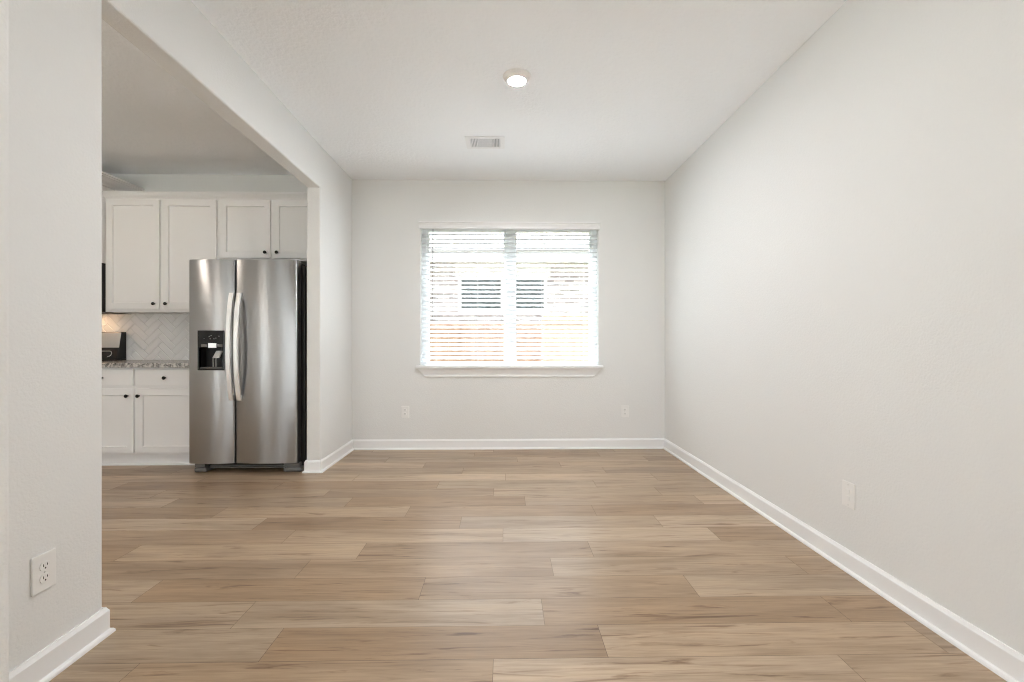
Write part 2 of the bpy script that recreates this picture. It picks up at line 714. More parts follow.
b.box(XK - 0.1, XR + 0.1, YR - 0.1, YB + 0.1, -0.3, -0.01, mi=1)
struct(b.build('floor', ['floor', 'subfloor']), 'light oak look plank floor', 'floor')

# baseboards with a quarter-round shoe
BASE = [(0, 0), (0.026, 0), (0.025, 0.008), (0.021, 0.014), (0.0135, 0.017), (0.0135, 0.086), (0.009, 0.094), (0.006, 0.101), (0, 0.101)]


def baseboard(name, path):
    q = MB()
    q.sweep(path, BASE)
    return struct(q.build(name, 'trim'))


baseboard('baseboard_right', [(XR, YR), (XR, YB)])
baseboard('baseboard_back', [(XR, YB), (XL, YB)])
baseboard('baseboard_left', [(XL, YB), (XL, YE), (XS, YE), (XS, YB)])
baseboard('baseboard_kitchen', [(XK, 3.98), (XK, KWIN[1])])
baseboard('baseboard_living', [(XK, KWIN[0]), (XK, YR)])
baseboard('baseboard_foreground', [(XS + XO(1.0), 1.0), (XS + XO(YN), YN), (XL + XO(YN), YN), (XL + XO(0.95), 0.95)])

# ------------------------------------------------------------------ the window in the back wall
win = struct(thing('window_1', 'white twin window with horizontal blinds in the back wall', 'window', (0, YB, 0)))
wy0, wy1 = 0.085, 0.150   # frame depth, from the wall face
x0, x1, z0, z1 = WIN
q = MB()
q.slab(fy, x0, x1, z0, z1, wy0, wy1, [(x0 + 0.045, 0.03, z0 + 0.05, z1 - 0.030), (0.096, x1 - 0.045, z0 + 0.05, z1 - 0.030)])
q.build('window_frame', 'vinyl', win, bevel=0.004)
for (a, c) in ((x0 + 0.045, 0.03), (0.096, x1 - 0.045)):
    zm = 1.52
    q = MB()
    q.slab(fy, a, c, z0 + 0.05, z1 - 0.030, wy0 + 0.012, wy1 - 0.012, [(a + 0.03, c - 0.03, z0 + 0.085, z1 - 0.066)])
    q.build('sash', 'vinyl', win, bevel=0.003)
    q = MB()
    q.box(a + 0.028, c - 0.028, wy0 + 0.03, wy0 + 0.036, z0 + 0.083, z1 - 0.064)
    q.build('pane', 'glass', win)
q = MB()
q.box(-0.892, 1.008, -0.048, 0.0, 0.822, 0.852, 0.006)
q.box(x0 + 0.001, x1 - 0.001, -0.01, wy0, 0.822, 0.852)
q.build('window_sill', 'trim', win)
q = MB()   # apron: crown profile with returned, raked ends
lv = [(0.822, 0.036, -0.872, 0.988), (0.812, 0.033, -0.868, 0.984), (0.790, 0.022, -0.846, 0.962), (0.765, 0.012, -0.822, 0.938),
      (0.752, 0.010, -0.812, 0.928), (0.748, 0.014, -0.808, 0.924), (0.733, 0.012, -0.800, 0.916)]
bm = bmesh.new()
rows = [[bm.verts.new(p) for p in ((a, 0, z), (a, -d, z), (c, -d, z), (c, 0, z))] for z, d, a, c in lv]
for r0, r1 in zip(rows, rows[1:]):
    for i in range(4):
        bm.faces.new((r0[i], r0[(i + 1) % 4], r1[(i + 1) % 4], r1[i]))
bm.faces.new(rows[0])
bm.faces.new(rows[-1][::-1])
q.take(bm)
q.build('apron', 'trim', win)

# the blind: valance, slats, rail, wand, ladder cords
bl = thing('window_blind', 'white horizontal slat blind hanging in the back wall window, slats open', 'blind', (0, YB, 0))
q = MB()
prof = [(0, 2.236), (0.030, 2.236), (0.031, 2.246), (0.026, 2.250), (0.026, 2.272), (0.030, 2.276), (0.034, 2.290),
        (0.044, 2.296), (0.044, 2.306), (0, 2.306)]
q.sweep([(-0.862, 0.0), (-0.862, -0.001), (0.974, -0.001), (0.974, 0.0)][1:3][::-1], prof)
q.build('valance', 'trim', bl)
q = MB()
q.box(x0 + 0.004, x1 - 0.004, 0.008, 0.062, 2.252, 2.296)
q.build('headrail', 'slat', bl)
q = MB()
TILT = R(-27)
PITCH = 0.0452
NS = 29
slat_y = 0.040
for i in range(NS):
    zc = 0.925 + PITCH * i
    mt = Matrix.Translation((0, slat_y, zc)) @ Matrix.Rotation(-TILT, 4, 'X')
    bm = bmesh.new()
    # slightly crowned 50 mm slat
    us = [-0.025, -0.0125, 0, 0.0125, 0.025]
    top = [(u, 0.0014 + 0.0016 * (1 - (u / 0.025) ** 2)) for u in us]
    bot = [(u, -0.0014 + 0.0016 * (1 - (u / 0.025) ** 2)) for u in us[::-1]]
    ring = top + bot
    A = [bm.verts.new((x0 + 0.006, u, zz)) for u, zz in ring]
    B = [bm.verts.new((x1 - 0.006, u, zz)) for u, zz in ring]
    bm.faces.new(A)
    bm.faces.new(B[::-1])
    for j in range(len(ring)):
        bm.faces.new((A[j], B[j], B[(j + 1) % len(ring)], A[(j + 1) % len(ring)]))
    q.take(bm, 0, mt)
q.build('slats', 'slat', bl)
q = MB()
q.box(x0 + 0.006, x1 - 0.006, slat_y - 0.028, slat_y + 0.024, 0.856, 0.888, 0.004)
q.build('bottom_rail', 'slat', bl)
for xc in (-0.70, -0.27, 0.39, 0.82):
    q = MB()
    for yy in (slat_y - 0.026, slat_y + 0.026):
        q.tube([(xc, yy, 0.87), (xc, yy, 2.22)], 0.0008, 6)
    q.build('ladder_cord', 'cord', bl)
q = MB()
q.tube([(-0.722, -0.002, 2.235), (-0.722, -0.008, 2.16), (-0.722, -0.008, 1.36)], 0.0046, 10)
q.lathe([(0, 0), (0.0062, 0.004), (0.0062, 0.03), (0.0046, 0.036)], 12, Matrix.Translation((-0.722, -0.008, 1.33)))
q.build('tilt_wand', 'wand', bl)

# unseen rear windows, added behind the camera to let daylight in
for i, (a, c, e, f_) in enumerate(REAR):
    wn = struct(thing('window_%d' % (i + 2), 'unseen window added in the wall behind the camera for daylight', 'window', (0, YR - 0.07, 0)))
    q = MB()
    m_ = (a + c) / 2
    q.slab(fy, a, c, e, f_, -0.03, 0.03, [(a + 0.05, m_ - 0.04, e + 0.05, f_ - 0.05), (m_ + 0.04, c - 0.05, e + 0.05, f_ - 0.05)])
    q.build('window_frame', 'vinyl', wn)
    q = MB()
    q.box(a + 0.04, c - 0.04, -0.003, 0.003, e + 0.04, f_ - 0.04)
    q.build('pane', 'glass', wn)
    portal('daylight_portal', ((a + c) / 2, YR + 0.01, (e + f_) / 2), (R(90), 0, R(0)), c - a, f_ - e)
wn = struct(thing('window_4', 'unseen window in the far left wall, placed for the refrigerator reflection', 'window', (XK - 0.07, 0, 0)))
q = MB()
a, c, e, f_ = KWIN
q.slab(fx, a, c, e, f_, -0.03, 0.03, [(a + 0.05, (a + c) / 2 - 0.04, e + 0.05, f_ - 0.05), ((a + c) / 2 + 0.04, c - 0.05, e + 0.05, f_ - 0.05)])
q.build('window_frame', 'vinyl', wn)
q = MB()
q.box(-0.003, 0.003, a + 0.04, c - 0.04, e + 0.04, f_ - 0.04)
q.build('pane', 'glass', wn)
portal('daylight_portal', (XK + 0.01, (a + c) / 2, (e + f_) / 2), (R(90), 0, R(-90)), c - a, f_ - e)
portal('daylight_portal', ((x0 + x1) / 2, YB + 0.160, (z0 + z1) / 2), (R(90), 0, R(180)), x1 - x0, z1 - z0)

# ------------------------------------------------------------------ ceiling fittings
def recessed_light(loc, label, lens='lens'):
    t = thing('recessed_light', label, 'ceiling light', loc)
    q = MB()
    q.lathe([(0.086, 0.0), (0.086, -0.004), (0.083, -0.009), (0.070, -0.026), (0.061, -0.032), (0.055, -0.032), (0.0525, -0.027), (0.0, -0.027)], 48)
    q.build('trim_ring', 'ring', t)
    q = MB()
    q.lathe([(0.0, -0.0340), (0.035, -0.0335), (0.052, -0.0305), (0.052, -0.0275), (0.0, -0.0275)], 40)
    q.build('lens', lens, t)
    return t


recessed_light((0.079, 2.82, ZC), 'small round recessed ceiling light glowing above the dining area')
for (x, y) in ((0.3, 0.3), (0.3, -2.0), (0.3, -4.0), (-2.8, -3.6), (-2.8, -1.2)):  # unseen lamps, added behind the camera to brighten the room
    recessed_light((x, y, ZC), 'unseen round recessed ceiling light added behind the camera as fill', 'lens_fill')['group'] = 'added fill lights behind the camera'
for (x, y) in ((-3.4, 1.6), (-3.4, 3.2)):
    recessed_light((x, y, 2.778), 'round recessed ceiling light hidden in the kitchen', 'lens_kitchen')['group'] = 'recessed lights in the kitchen'

vt = thing('ceiling_vent', 'white rectangular air register in the ceiling near the window', 'air vent', (-0.155, 3.76, ZC))
q = MB()
hw, hd = 0.160, 0.112
q.slab(lambda u, v, t: (u, v, t), -hw, hw, -hd, hd, -0.007, 0.0, [(-0.122, 0.122, -0.080, 0.080)])
q.build('frame', 'trim', vt, bevel=0.003)
q = MB()
q.box(-0.122, 0.122, -0.080, 0.080, -0.0012, -0.0004)
q.build('duct_opening', 'duct', vt)
q = MB()
for i in range(5):       # side banks throw left and right
    for sg in (-1, 1):
        xc = sg * (0.066 + i * 0.0125)
        mt = Matrix.Translation((xc, 0, -0.0055)) @ Matrix.Rotation(sg * R(35), 4, 'Y')
        q.box(-0.0045, 0.0045, -0.08, 0.08, -0.0006, 0.0006, mtx=mt)
for i in range(12):
    yc = -0.073 + i * 0.0133
    mt = Matrix.Translation((0, yc, -0.0055)) @ Matrix.Rotation(R(4), 4, 'X')
    q.box(-0.054, 0.054, -0.0042, 0.0042, -0.0006, 0.0006, mtx=mt)
for xc in (-0.057, 0.057):
    q.box(xc - 0.002, xc + 0.002, -0.08, 0.08, -0.007, -0.001)
q.build('louvers', 'louver', vt)
for sx in (-1, 1):
    q = MB()
    q.lathe([(0, -0.0092), (0.003, -0.0088), (0.0042, -0.0072), (0.0042, -0.006)], 12, Matrix.Translation((sx * 0.140, 0, 0)))
    q.build('screw', 'louver', vt)


# ------------------------------------------------------------------ wall outlets (front faces -Y before turning)
def outlet(loc, rz, label, group=None):
    t = thing('wall_outlet', label, 'outlet', loc, group, rz)
    q = MB()
    q.box(-0.040, 0.040, -0.0065, 0.0, -0.061, 0.061, 0.003, 3)
    q.build('cover_plate', 'plate', t)
    for sz in (-1, 1):
        q = MB()
        pts = []
        for i in range(24):
            an = 2 * PI * i / 24
            pts.append((0.0172 * math.cos(an), -0.006, sz * 0.0195 + max(-0.0135, min(0.0135, 0.0172 * math.sin(an)))))
        q.prism(pts, (0, -0.0030, 0), 0.0008)
        rc = q.build('receptacle', 'plate', t)
        q = MB()
        zc = sz * 0.0195
        q.box(-0.0075, -0.0052, -0.0094, -0.0086, zc - 0.001, zc + 0.0075)
        q.box(0.0052, 0.0075, -0.0094, -0.0086, zc + 0.0002, zc + 0.0075)
        q.lathe([(0, 0.0004), (0.0026, 0.0004), (0.0026, -0.0004), (0, -0.0004)], 12,
                Matrix.Translation((0, -0.0090, zc - 0.0065)) @ Matrix.Rotation(R(90), 4, 'X'))
        q.build('slots', 'slot', rc)
    q = MB()
    q.lathe([(0, 0.0082), (0.002, 0.008), (0.003, 0.0068), (0.003, 0.006)], 12, Matrix.Rotation(R(90), 4, 'X'))
    q.build('screw', 'light_plastic', t)
    return t


o1 = outlet((-1.004, YB, 0.379), 0, 'small white outlet on the back wall, left of and below the window')
dup(o1, (1.236, YB, 0.378), 0, 'small white outlet on the back wall, right of and below the window')
t = thing('wall_plate', 'white wall plate low on the long right wall', 'outlet', (XR, 2.147, 0.365), None, R(-90))
q = MB()
q.box(-0.040, 0.040, -0.0065, 0.0, -0.061, 0.061, 0.003, 3)
q.build('cover_plate', 'plate', t)
for zc in (-0.016, 0.016):
    q = MB()
    q.box(-0.0095, 0.0095, -0.0085, -0.006, zc - 0.0115, zc + 0.0115, 0.001)
    q.build('insert', 'plate', t)
for zc in (-0.048, 0.048):
    q = MB()
    q.lathe([(0, 0.0082), (0.002, 0.008), (0.003, 0.0068), (0.003, 0.006)], 12, Matrix.Translation((0, 0, zc)) @ Matrix.Rotation(R(90), 4, 'X'))
    q.build('screw', 'light_plastic', t)
LY, LZ = 1.501, 0.352
dup(o1, (XL + XO(LY), LY, LZ), R(90) + math.atan(SKEW), 'white duplex outlet with dark slots on the near left wall, close to the camera')

# ------------------------------------------------------------------ kitchen
YCF = 4.30      # face of the upper cabinets' doors
YBF = 4.02      # face of the base doors


def shaker(q, xa, xb, za, zb, yf, th=0.02, rail=0.056, rec=0.012, bev=0.005):
    """framed panel door, front at yf facing -Y"""
    bm = bmesh.new()

    def ring(x0, x1, z0, z1, y):
        return [bm.verts.new(p) for p in ((x0, y, z0), (x1, y, z0), (x1, y, z1), (x0, y, z1))]
    e = 0.002
    back = ring(xa, xb, za, zb, yf + th)
    side = ring(xa, xb, za, zb, yf + e)
    out = ring(xa + e, xb - e, za + e, zb - e, yf)
    inn = ring(xa + rail, xb - rail, za + rail, zb - rail, yf)
    pan = ring(xa + rail + bev, xb - rail - bev, za + rail + bev, zb - rail - bev, yf + rec)
    for r0, r1 in ((back, side), (side, out), (out, inn), (inn, pan)):
        for i in range(4):
            bm.faces.new((r0[i], r0[(i + 1) % 4], r1[(i + 1) % 4], r1[i]))
    bm.faces.new(pan)
    bm.faces.new(back[::-1])
    q.take(bm)


def knob(parent, x, y, z):
    q = MB()
    q.lathe([(0.0, -0.001), (0.0075, -0.001), (0.0065, 0.006), (0.0055, 0.012), (0.009, 0.016), (0.0145, 0.020), (0.0155, 0.024), (0.013, 0.028), (0.0, 0.030)],
            20, Matrix.Translation((x, y, z)) @ Matrix.Rotation(R(90), 4, 'X'))
    return q.build('knob', 'knob', parent)


def wall_cabinet(name, label, xa, xb, za, zb, doors, yb=YB - 0.002):
    t = thing(name, label, 'cabinet', (0, 0, 0))
    q = MB()
    q.box(xa, xb, YCF + 0.021, yb, za, zb)
    q.build('body', 'cabinet', t)
    for (da, db, dza, dzb, kx, kz) in doors:
        q = MB()
        shaker(q, da, db, dza, dzb, YCF)
        d = q.build('door', 'cabinet', t)
        knob(d, kx, YCF, kz)
    return t


wall_cabinet('upper_cabinet', 'tall white two-door wall cabinet above the counter, left of the refrigerator', -3.726, -2.668, 1.372, 2.430,
             [(-3.704, -3.217, 1.398, 2.420, -3.258, 1.447), (-3.190, -2.692, 1.398, 2.420, -3.148, 1.447)])
wall_cabinet('upper_cabinet', 'short white two-door wall cabinet above the refrigerator', -2.667, -1.735, 1.852, 2.430,
             [(-2.655, -2.192, 1.877, 2.420, -2.231, 1.928), (-2.164, -1.742, 1.877, 2.420, -2.122, 1.928)])
q = MB()
q.box(-1.7345, XS - 0.0005, YCF + 0.021, YCF + 0.04, 1.852, 2.430)
tag(q.build('filler_strip', 'cabinet'), 'narrow white filler strip between the over-refrigerator cabinet and wall', 'trim strip')
CROWN = [(0, 2.4305), (0.004, 2.4305), (0.008, 2.440), (0.012, 2.444), (0.022, 2.452), (0.034, 2.468), (0.040, 2.471), (0.040, 2.476), (0.046, 2.480), (0.046, 2.490), (0, 2.490)]
q = MB()
q.sweep([(-3.729, YCF + 0.021), (XS - 0.0005, YCF + 0.021)][::-1], CROWN)
cm = q.build('crown_molding', 'cabinet')
tag(cm, 'long white crown molding along the top of the lower run of wall cabinets', 'crown molding')

# taller microwave bay at the far left, mostly hidden by the near wall
t = thing('microwave_cabinet', 'taller white cabinet with raised crown at far left above the microwave', 'cabinet')
q = MB()
q.box(-4.50, -3.731, 4.18, YB - 0.002, 1.829, 2.545)
q.build('body', 'cabinet', t)
for (da, db, kx) in ((-4.485, -4.125, -4.16), (-4.105, -3.745, -4.07)):
    q = MB()
    shaker(q, da, db, 1.85, 2.53, 4.159)
    d = q.build('door', 'cabinet', t)
    knob(d, kx, 4.159, 1.9)
q = MB()
q.sweep([(-4.50, 4.18), (-3.731, 4.18), (-3.731, YB - 0.002)][::-1], [(o * 2.6, z + 0.115 + (z - 2.4305) * 0.35) for o, z in CROWN])
q.build('crown', 'cabinet', t)
t = thing('microwave', 'black over-range microwave edge showing beside the tall wall cabinet', 'microwave')
q = MB()
q.box(-4.49, -3.731, 4.27, YB - 0.012, 1.368, 1.826, 0.004)
q.build('body', 'black_matte', t)
q = MB()
q.box(-4.488, -3.90, 4.245, 4.269, 1.375, 1.82, 0.004)
d = q.build('door', 'black_gloss', t)
q = MB()
q.tube([(-3.94, 4.246, 1.42), (-3.94, 4.215, 1.44), (-3.94, 4.215, 1.76), (-3.94, 4.246, 1.78)], 0.009)
q.build('handle', 'range_steel', d)
q = MB()
q.box(-3.897, -3.733, 4.245, 4.269, 1.375, 1.82, 0.004)
q.build('control_panel', 'black_gloss', t)

q = MB()
q.box(-4.05, -3.95, 4.42, 4.50, 1.364, 1.3675)
q.build('cooktop_lamp', 'hood_lens', t)

# base cabinet
t = thing('base_cabinet', 'white base cabinet with two drawers over two doors, left of the refrigerator', 'cabinet')
q = MB()
q.box(-3.775, -2.665, YBF + 0.021, YB - 0.002, 0.1005, 0.868)
q.build('body', 'cabinet', t)
q = MB()
q.box(-3.775, -2.665, YBF + 0.075, YB - 0.002, 0.001, 0.100)
q.sweep([(-2.632, YBF + 0.075), (-3.775, YBF + 0.075)], [(0, 0.0), (0.016, 0.0), (0.015, 0.009), (0.010, 0.015), (0, 0.018)][::1])
q.build('toe_kick', 'trim', t)
for (da, db, kx, dx) in ((-3.752, -3.231, -3.491, -3.276), (-3.206, -2.684, -2.952, -3.178)):
    q = MB()
    q.box(da, db, YBF, YBF + 0.02, 0.708, 0.853, 0.003)
    d = q.build('drawer', 'cabinet', t)
    knob(d, kx, YBF, 0.779)
    q = MB()
    shaker(q, da, db, 0.124, 0.684, YBF)
    d = q.build('door', 'cabinet', t)
    knob(d, dx, YBF, 0.622)
q = MB()
q.box(-3.778, -2.640, 3.990, YB - 0.012, 0.8695, 0.909, 0.004)
tag(q.build('countertop', 'granite'), 'speckled grey granite countertop on the white base cabinet', 'countertop')

# herringbone backsplash: every tile has bevelled edges, cut to the wall field
def backsplash():
    q = MB()
    bm = bmesh.new()
    W, n = 0.064, 3
    Lg = W * n
    c45 = math.cos(R(45))
    cx, cz = -3.3, 1.14
    gq = 0.0016

    def tile(u0, u1, v0, v1):
        u0 += gq; v0 += gq; u1 -= gq; v1 -= gq
        um, vm = (u0 + u1) / 2, (v0 + v1) / 2
        x_, z_ = cx + (um - vm) * c45, cz + (um + vm) * c45
        if not (-4.7 < x_ < -2.4 and 0.8 < z_ < 1.5):
            return
        e = 0.004
        vs = []
        for (k, y) in ((0, 0.0), (0, -0.006), (e, -0.009)):
            ring = []
            for (u, v) in ((u0 + k, v0 + k), (u1 - k, v0 + k), (u1 - k, v1 - k), (u0 + k, v1 - k)):
                ring.append(bm.verts.new((cx + (u - v) * c45, YB + y, cz + (u + v) * c45)))
            vs.append(ring)
        for r0, r1 in zip(vs, vs[1:]):
            for i in range(4):
                bm.faces.new((r0[i], r0[(i + 1) % 4], r1[(i + 1) % 4], r1[i]))
        bm.faces.new(vs[-1])
    for j in range(-8, 9):
        for k in range(-40, 41):
            ox, oz = k * W + j * Lg, k * W - j * Lg
            tile(ox, ox + Lg, oz, oz + W)
            tile(ox - W, ox, oz, oz + Lg)
    for co, no in (((-4.598, 0, 0), (-1, 0, 0)), ((-2.60, 0, 0), (1, 0, 0)), ((0, 0, 0.9095), (0, 0, -1)), ((0, 0, 1.3715), (0, 0, 1))):
        bmesh.ops.bisect_plane(bm, geom=bm.verts[:] + bm.edges[:] + bm.faces[:], plane_co=co, plane_no=no, clear_outer=True)
    q.take(bm)
    q.box(-4.598, -2.60, YB - 0.005, YB - 0.0005, 0.9095, 1.3715, mi=1)
    return struct(q.build('wall_backsplash', ['tile', 'grout'], recalc=False), 'white herringbone tile backsplash', 'backsplash')


backsplash()
dup(o1, (-2.685, YB - 0.0095, 1.135), 0, 'white outlet on the tiled backsplash, partly hidden by the refrigerator')

# range at the far left; its backguard shows above the counter
t = thing('kitchen_range', 'stainless and black range backguard beside the countertop at far left', 'range')
q = MB()
q.box(-4.545, -3.784, 4.03, 4.62, 0.02, 0.905, 0.004)
q.build('body', 'black_matte', t)
q = MB()
q.box(-4.55, -3.781, 4.0, 4.625, 0.9055, 0.921, 0.004)
q.build('cooktop', 'black_gloss', t)
q = MB()
q.prism([(-4.55, 4.505, 0.922), (-4.55, 4.625, 0.922), (-4.55, 4.625, 1.190), (-4.55, 4.560, 1.190), (-4.55, 4.530, 1.03)], (0.766, 0, 0), 0.003)
bgd = q.build('backguard', 'black_matte', t)
q = MB()
q.prism([(-4.52, 4.5335, 1.035), (-4.52, 4.5595, 1.183), (-4.52, 4.5535, 1.183), (-4.52, 4.5265, 1.035)], (0.742, 0, 0), 0.001)
q.build('steel_panel', 'range_steel', bgd)
q = MB()
pts = [(-4.5, 4.516, 0.945), (-3.88, 4.516, 0.945)]
for i in range(9):
    an = -PI / 2 + PI * i / 8
    pts.append((-3.86 + 0.026 * math.cos(an), 4.512 + 0.009 * math.sin(an), 0.975 + 0.026 * math.sin(an)))
pts += [(-4.5, 4.524, 1.003)]
q.tube(pts, 0.0035, 8)
q.build('trim_line', 'range_steel', bgd)
q = MB()
q.box(-4.535, -3.795, 4.0, 4.028, 0.22, 0.80, 0.004)
d = q.build('oven_door', 'range_steel', t)
q = MB()
q.tube([(-4.49, 4.0, 0.74), (-4.49, 3.96, 0.74), (-3.84, 3.96, 0.74), (-3.84, 4.0, 0.74)], 0.011)
q.build('handle', 'handle', d)

# ------------------------------------------------------------------ refrigerator
fr = thing('refrigerator', 'tall stainless side-by-side refrigerator with ice dispenser in the kitchen', 'refrigerator', (0, 0, 0))
FX0, FXM, FX1 = -2.612, -2.231, -1.722
FZ0, FZ1 = 0.085, 1.775
YD = 3.815       # flat reference of the door face


def crown_y(x, xa, xb, bulge=0.020, edge=0.012):
    """door face: convex in plan with rounded vertical edges"""
    s = (x - xa) / (xb - xa)
    y = YD + bulge * ((2 * s - 1) ** 2) - bulge
    d = min(x - xa, xb - x)
    if d < edge:
        y += edge - math.sqrt(max(0.0, edge ** 2 - (edge - d) ** 2))
    return y


def fridge_door(xa, xb, hole=None):
    bm = bmesh.new()
    xs = set()
    for i in range(41):
        xs.add(round(xa + (xb - xa) * i / 40, 5))
    for e in (0.001, 0.0025, 0.005, 0.008, 0.012):
        xs.add(round(xa + e, 5)); xs.add(round(xb - e, 5))
    zs = {FZ0, FZ1, FZ0 + 0.004, FZ1 - 0.004}
    if hole:
        xs |= {hole[0], hole[1]}
        zs |= {hole[2], hole[3]}
    xs, zs = sorted(xs), sorted(zs)
    grid = {}
    for i, x in enumerate(xs):
        for j, z in enumerate(zs):
            y = crown_y(x, xa, xb) + (0.004 if z in (FZ0, FZ1) else 0)
            grid[i, j] = bm.verts.new((x, y, z))
    for i in range(len(xs) - 1):
        for j in range(len(zs) - 1):
            if hole and hole[0] <= xs[i] < hole[1] and hole[2] <= zs[j] < hole[3]:
                continue
            f = bm.faces.new((grid[i, j], grid[i + 1, j], grid[i + 1, j + 1], grid[i, j + 1]))
            f.smooth = True
    # sides and back
    yb = YD + 0.075
    edge = [(i, 0) for i in range(len(xs))] + [(len(xs) - 1, j) for j in range(1, len(zs))] + \
           [(i, len(zs) - 1) for i in range(len(xs) - 2, -1, -1)] + [(0, j) for j in range(len(zs) - 2, 0, -1)]
    back = [bm.verts.new((xs[i], yb, zs[j])) for i, j in edge]
    n = len(edge)
    for k in range(n):
        bm.faces.new((grid[edge[k]], grid[edge[(k + 1) % n]], back[(k + 1) % n], back[k]))
    bm.faces.new(back[::-1])
    return bm


HOLE = (-2.522, -2.314, 0.862, 1.183)
q = MB()
q.box(FX0 + 0.010, FX1 + 0.026, YD + 0.095, 4.605, 0.035, 1.745, 0.004)
q.build('case', 'fridge_side', fr)
q = MB()
q.box(FX0 + 0.016, FX1 - 0.016, YD + 0.0755, YD + 0.0945, FZ0 + 0.01, FZ1 - 0.035)
q.build('door_gasket', 'grey_plastic', fr)
q = MB()
q.take(fridge_door(FX0, FXM - 0.006, HOLE))
dl = q.build('door', 'steel', fr)
q = MB()
q.take(fridge_door(FXM + 0.006, FX1))
dr = q.build('door', 'steel', fr)


def fridge_handle(parent, xc, yface):
    q = MB()
    bm = bmesh.new()
    za, zb = 0.610, 1.498
    rows = []
    n = 28
    for i in range(n + 1):
        s = i / n
        z = za + (zb - za) * s
        bow = 0.052 * (1 - (2 * s - 1) ** 2) ** 0.85
        yf = yface - 0.022 - bow
        th = 0.016
        w2 = 0.0185
        pr = [(-w2, yf + 0.004), (-w2 + 0.005, yf), (w2 - 0.005, yf), (w2, yf + 0.004), (w2, yf + th), (-w2, yf + th)]
        rows.append([bm.verts.new((xc + u, y, z)) for u, y in pr])
    for a, c in zip(rows, rows[1:]):
        for k in range(6):
            bm.faces.new((a[k], a[(k + 1) % 6], c[(k + 1) % 6], c[k]))
    bm.faces.new(rows[0][::-1])
    bm.faces.new(rows[-1])
    q.take(bm)
    for z in (za, zb - 0.045):
        q.box(xc - 0.014, xc + 0.014, yface - 0.020, yface + 0.012, z, z + 0.045, 0.003)
    return q.build('handle', 'handle', parent)


fridge_handle(dl, -2.250, crown_y(-2.250, FX0, FXM))
fridge_handle(dr, -2.186, crown_y(-2.186, FXM, FX1))

# ice and water dispenser let into the left door
ds = bpy.data.objects.new('dispenser', None)
COL.objects.link(ds)
ds.empty_display_size = 0.05
ds.parent = fr
hx0, hx1, hz0, hz1 = HOLE
yd = YD - 0.0225
q = MB()
zt = 1.045       # top of the recess
q.slab(fy, hx0 - 0.004, hx1 + 0.004, hz0 - 0.004, hz1 + 0.004, yd, YD + 0.01, [(hx0 + 0.008, hx1 - 0.008, hz0 + 0.010, zt)])
q.build('bezel', 'black_gloss', ds, bevel=0.003)
q = MB()
cx0, cx1, cz0, cz1 = hx0 + 0.008, hx1 - 0.008, hz0 + 0.010, zt
yb_ = YD + 0.068
for p in ([(cx0, yd + .004, cz0), (cx0, yb_, cz0), (cx0, yb_, cz1), (cx0, yd + .004, cz1)],
          [(cx1, yd + .004, cz0), (cx1, yb_, cz0), (cx1, yb_, cz1), (cx1, yd + .004, cz1)],
          [(cx0, yd + .004, cz0), (cx1, yd + .004, cz0), (cx1, yb_, cz0), (cx0, yb_, cz0)],
          [(cx0, yd + .004, cz1), (cx1, yd + .004, cz1), (cx1, yb_, cz1), (cx0, yb_, cz1)],
          [(cx0, yb_, cz0), (cx1, yb_, cz0), (cx1, yb_, cz1), (cx0, yb_, cz1)]):
    q.poly(p)
q.build('recess', 'black_matte', ds)
q = MB()
q.box(-2.438, -2.371, yd - 0.002, yd + 0.004, 1.044, 1.082, 0.001)
q.build('display', 'display', ds)
for (a, c) in ((-2.496, -2.446), (-2.364, -2.321)):
    q = MB()
    q.box(a, c, yd - 0.0008, yd + 0.002, 1.052, 1.074)
    q.build('button_pad', 'grey_plastic', ds)
for (xx, zz, ww, hh) in ((-2.428, 1.138, 0.010, 0.006), (-2.414, 1.145, 0.006, 0.006), (-2.471, 1.120, 0.008, 0.004), (-2.421, 1.118, 0.010, 0.004),
                         (-2.391, 1.118, 0.010, 0.004), (-2.376, 1.124, 0.012, 0.003), (-2.351, 1.14, 0.012, 0.003)):
    q = MB()
    q.box(xx - ww / 2, xx + ww / 2, yd - 0.0006, yd + 0.001, zz - hh / 2, zz + hh / 2)
    q.build('icon', 'icon', ds)
q = MB()
q.prism([(-2.424, yd + 0.030, 0.958), (-2.368, yd + 0.030, 0.958), (-2.354, yd + 0.052, 1.018), (-2.406, yd + 0.052, 1.018)], (0, 0.012, 0), 0.002)
q.build('ice_chute', 'light_plastic', ds)
q = MB()
for xx in (-2.428, -2.404):
    q.box(xx - 0.003, xx + 0.003, yd + 0.045, yd + 0.055, 0.880, 0.965, 0.001)
q.build('paddle', 'icon', ds)
q = MB()
q.box(cx0 + 0.004, cx1 - 0.004, yd + 0.006, yb_ - 0.006, cz0 + 0.001, cz0 + 0.010, 0.002)
q.build('drip_tray', 'grey_plastic', ds)
# toe grille and feet
q = MB()
q.box(FX0 + 0.02, FX1 - 0.03, YD + 0.100, YD + 0.14, 0.036, 0.082)
for zz in (0.026, 0.040):
    q.box(FX0 + 0.13, FX1 - 0.12, YD + 0.070, YD + 0.10, zz, zz + 0.010, 0.002)
q.build('toe_grille', 'grey_plastic', fr)
for (a, c) in ((FX0 + 0.022, FX0 + 0.125), (FX1 - 0.13, FX1 + 0.022)):
    q = MB()
    q.box(a, c, YD + 0.030, YD + 0.22, 0.002, 0.040, 0.012, 3)
    q.box(a, c - 0.02, YD + 0.040, YD + 0.20, 0.042, 0.074, 0.004)
    q.build('foot', 'grey_plastic', fr)
for (a, c) in ((FX0 + 0.02, FX0 + 0.10), (FX1 - 0.10, FX1 - 0.02)):
    q = MB()
    q.box(a, c, YD + 0.097, YD + 0.20, 1.7455, 1.768, 0.004)
    q.build('hinge_cover', 'black_matte', fr)

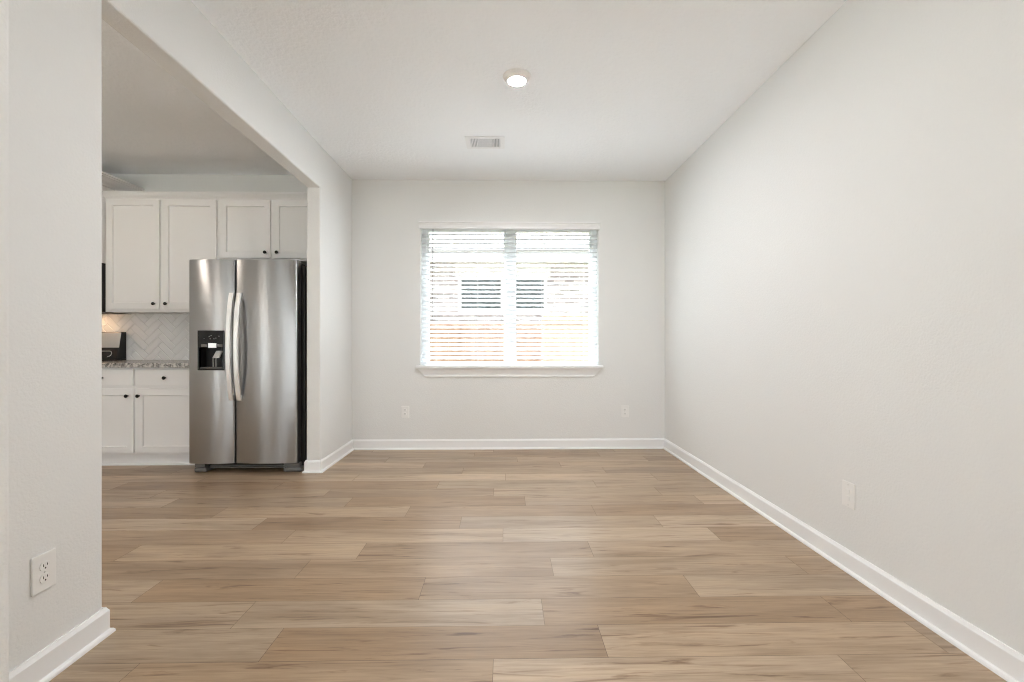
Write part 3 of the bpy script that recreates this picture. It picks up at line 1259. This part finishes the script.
# ------------------------------------------------------------------ outside the window
ZG = -0.42
q = MB()
q.poly([(-30, -30, ZG), (30, -30, ZG), (30, 40, ZG), (-30, 40, ZG)])
struct(q.build('ground', 'ground'), 'yard ground between the two houses', 'ground')
q = MB()  # unseen slab, added to throw sunlight up through the rear windows
q.box(-12, 8, -16, YR - 0.141, ZG + 0.001, ZG + 0.12)
q.box(-12, XK - 0.141, YR - 0.141, 5, ZG + 0.001, ZG + 0.12)
struct(q.build('patio', 'concrete'), 'unseen pale concrete patio behind the house, added to bounce sun indoors', 'ground')


def fence(label, xa, xb, y, ztop, mt):
    t = thing('wood_fence', label, 'fence', ((xa + xb) / 2, y, ZG))
    q = MB()
    wd = 0.14
    n = int(round((xb - xa) / wd))
    r = random.Random(int(ztop * 100))
    for i in range(n):
        a = xa + i * (xb - xa) / n - (xa + xb) / 2
        q.box(a + 0.003, a + (xb - xa) / n - 0.003, 0.0, 0.018, 0.04, ztop - ZG - 0.03 + r.uniform(-0.006, 0.006))
    q.build('pickets', mt, t)
    q = MB()
    h = (xb - xa) / 2
    q.box(-h, h, -0.045, 0.06, ztop - ZG - 0.025, ztop - ZG, 0.004)
    q.box(-h, h, -0.020, -0.0005, ztop - ZG - 0.12, ztop - ZG - 0.027)
    q.build('cap_rail', mt, t)
    for z in (0.4, 1.1):
        q = MB()
        q.box(-h, h, 0.0185, 0.056, z, z + 0.09)
        q.build('rail', mt, t)
    for i in range(int((xb - xa) / 2.4) + 1):
        q = MB()
        q.box(-h + i * 2.4, -h + i * 2.4 + 0.09, 0.057, 0.145, -0.05, ztop - ZG - 0.05)
        q.build('post', mt, t)
    return t


fence('brown wooden picket fence seen low through the window, left part', -4.0, 0.63, 7.5, 1.375, 'fence')
fence('wooden fence stretch coloured pale as if sunlit, standing nearer, low right through the window', 0.56, 3.6, 6.6, 1.47, 'fence_lit')

HY = 9.5
hs = thing('neighbour_house', 'pale brick house with a grey shingle roof beyond the fence', 'house', (0, HY, ZG))
q = MB()
hw0, hw1, hz0_, hz1_ = -0.96, 0.90, 1.66, 2.44
q.slab(fy, -9, 9, ZG, 2.72, 0.0, 0.25, [(hw0, hw1, hz0_, hz1_)])
o = q.build('wall', 'brick', hs, (0, 0, -ZG))
q = MB()
q.box(-1.02, 0.97, -0.02, 0.0, 2.44, 2.72)
q.build('frieze', 'house_trim', hs, (0, 0, -ZG))
wn = None
q = MB()
q.slab(fy, hw0, hw1, hz0_, hz1_, -0.025, 0.10, [(hw0 + 0.07, -0.07, hz0_ + 0.07, hz1_ - 0.05), (0.08, hw1 - 0.07, hz0_ + 0.07, hz1_ - 0.05)])
wn = q.build('window', 'house_trim', hs, (0, 0, -ZG))
for (a, c) in ((hw0 + 0.06, -0.06), (0.07, hw1 - 0.06)):
    q = MB()
    q.box(a, c, 0.05, 0.06, hz0_ + 0.06, hz1_ - 0.04)
    q.build('pane', 'house_pane', wn)
q = MB()
q.box(-9.3, 9.3, -0.48, 0.25, 2.72, 2.74)
q.build('soffit', 'soffit', hs, (0, 0, -ZG))
q = MB()
q.box(-9.3, 9.3, -0.50, -0.481, 2.70, 2.88)
q.build('fascia', 'house_trim', hs, (0, 0, -ZG))
q = MB()
rl = 6.0
q.box(-9.4, 9.4, 0, rl, 0, 0.03)
rf = q.build('roof', 'shingle', hs)
rf.location = (0, -0.56, 2.87 - ZG)
rf.rotation_euler = (R(32), 0, 0)
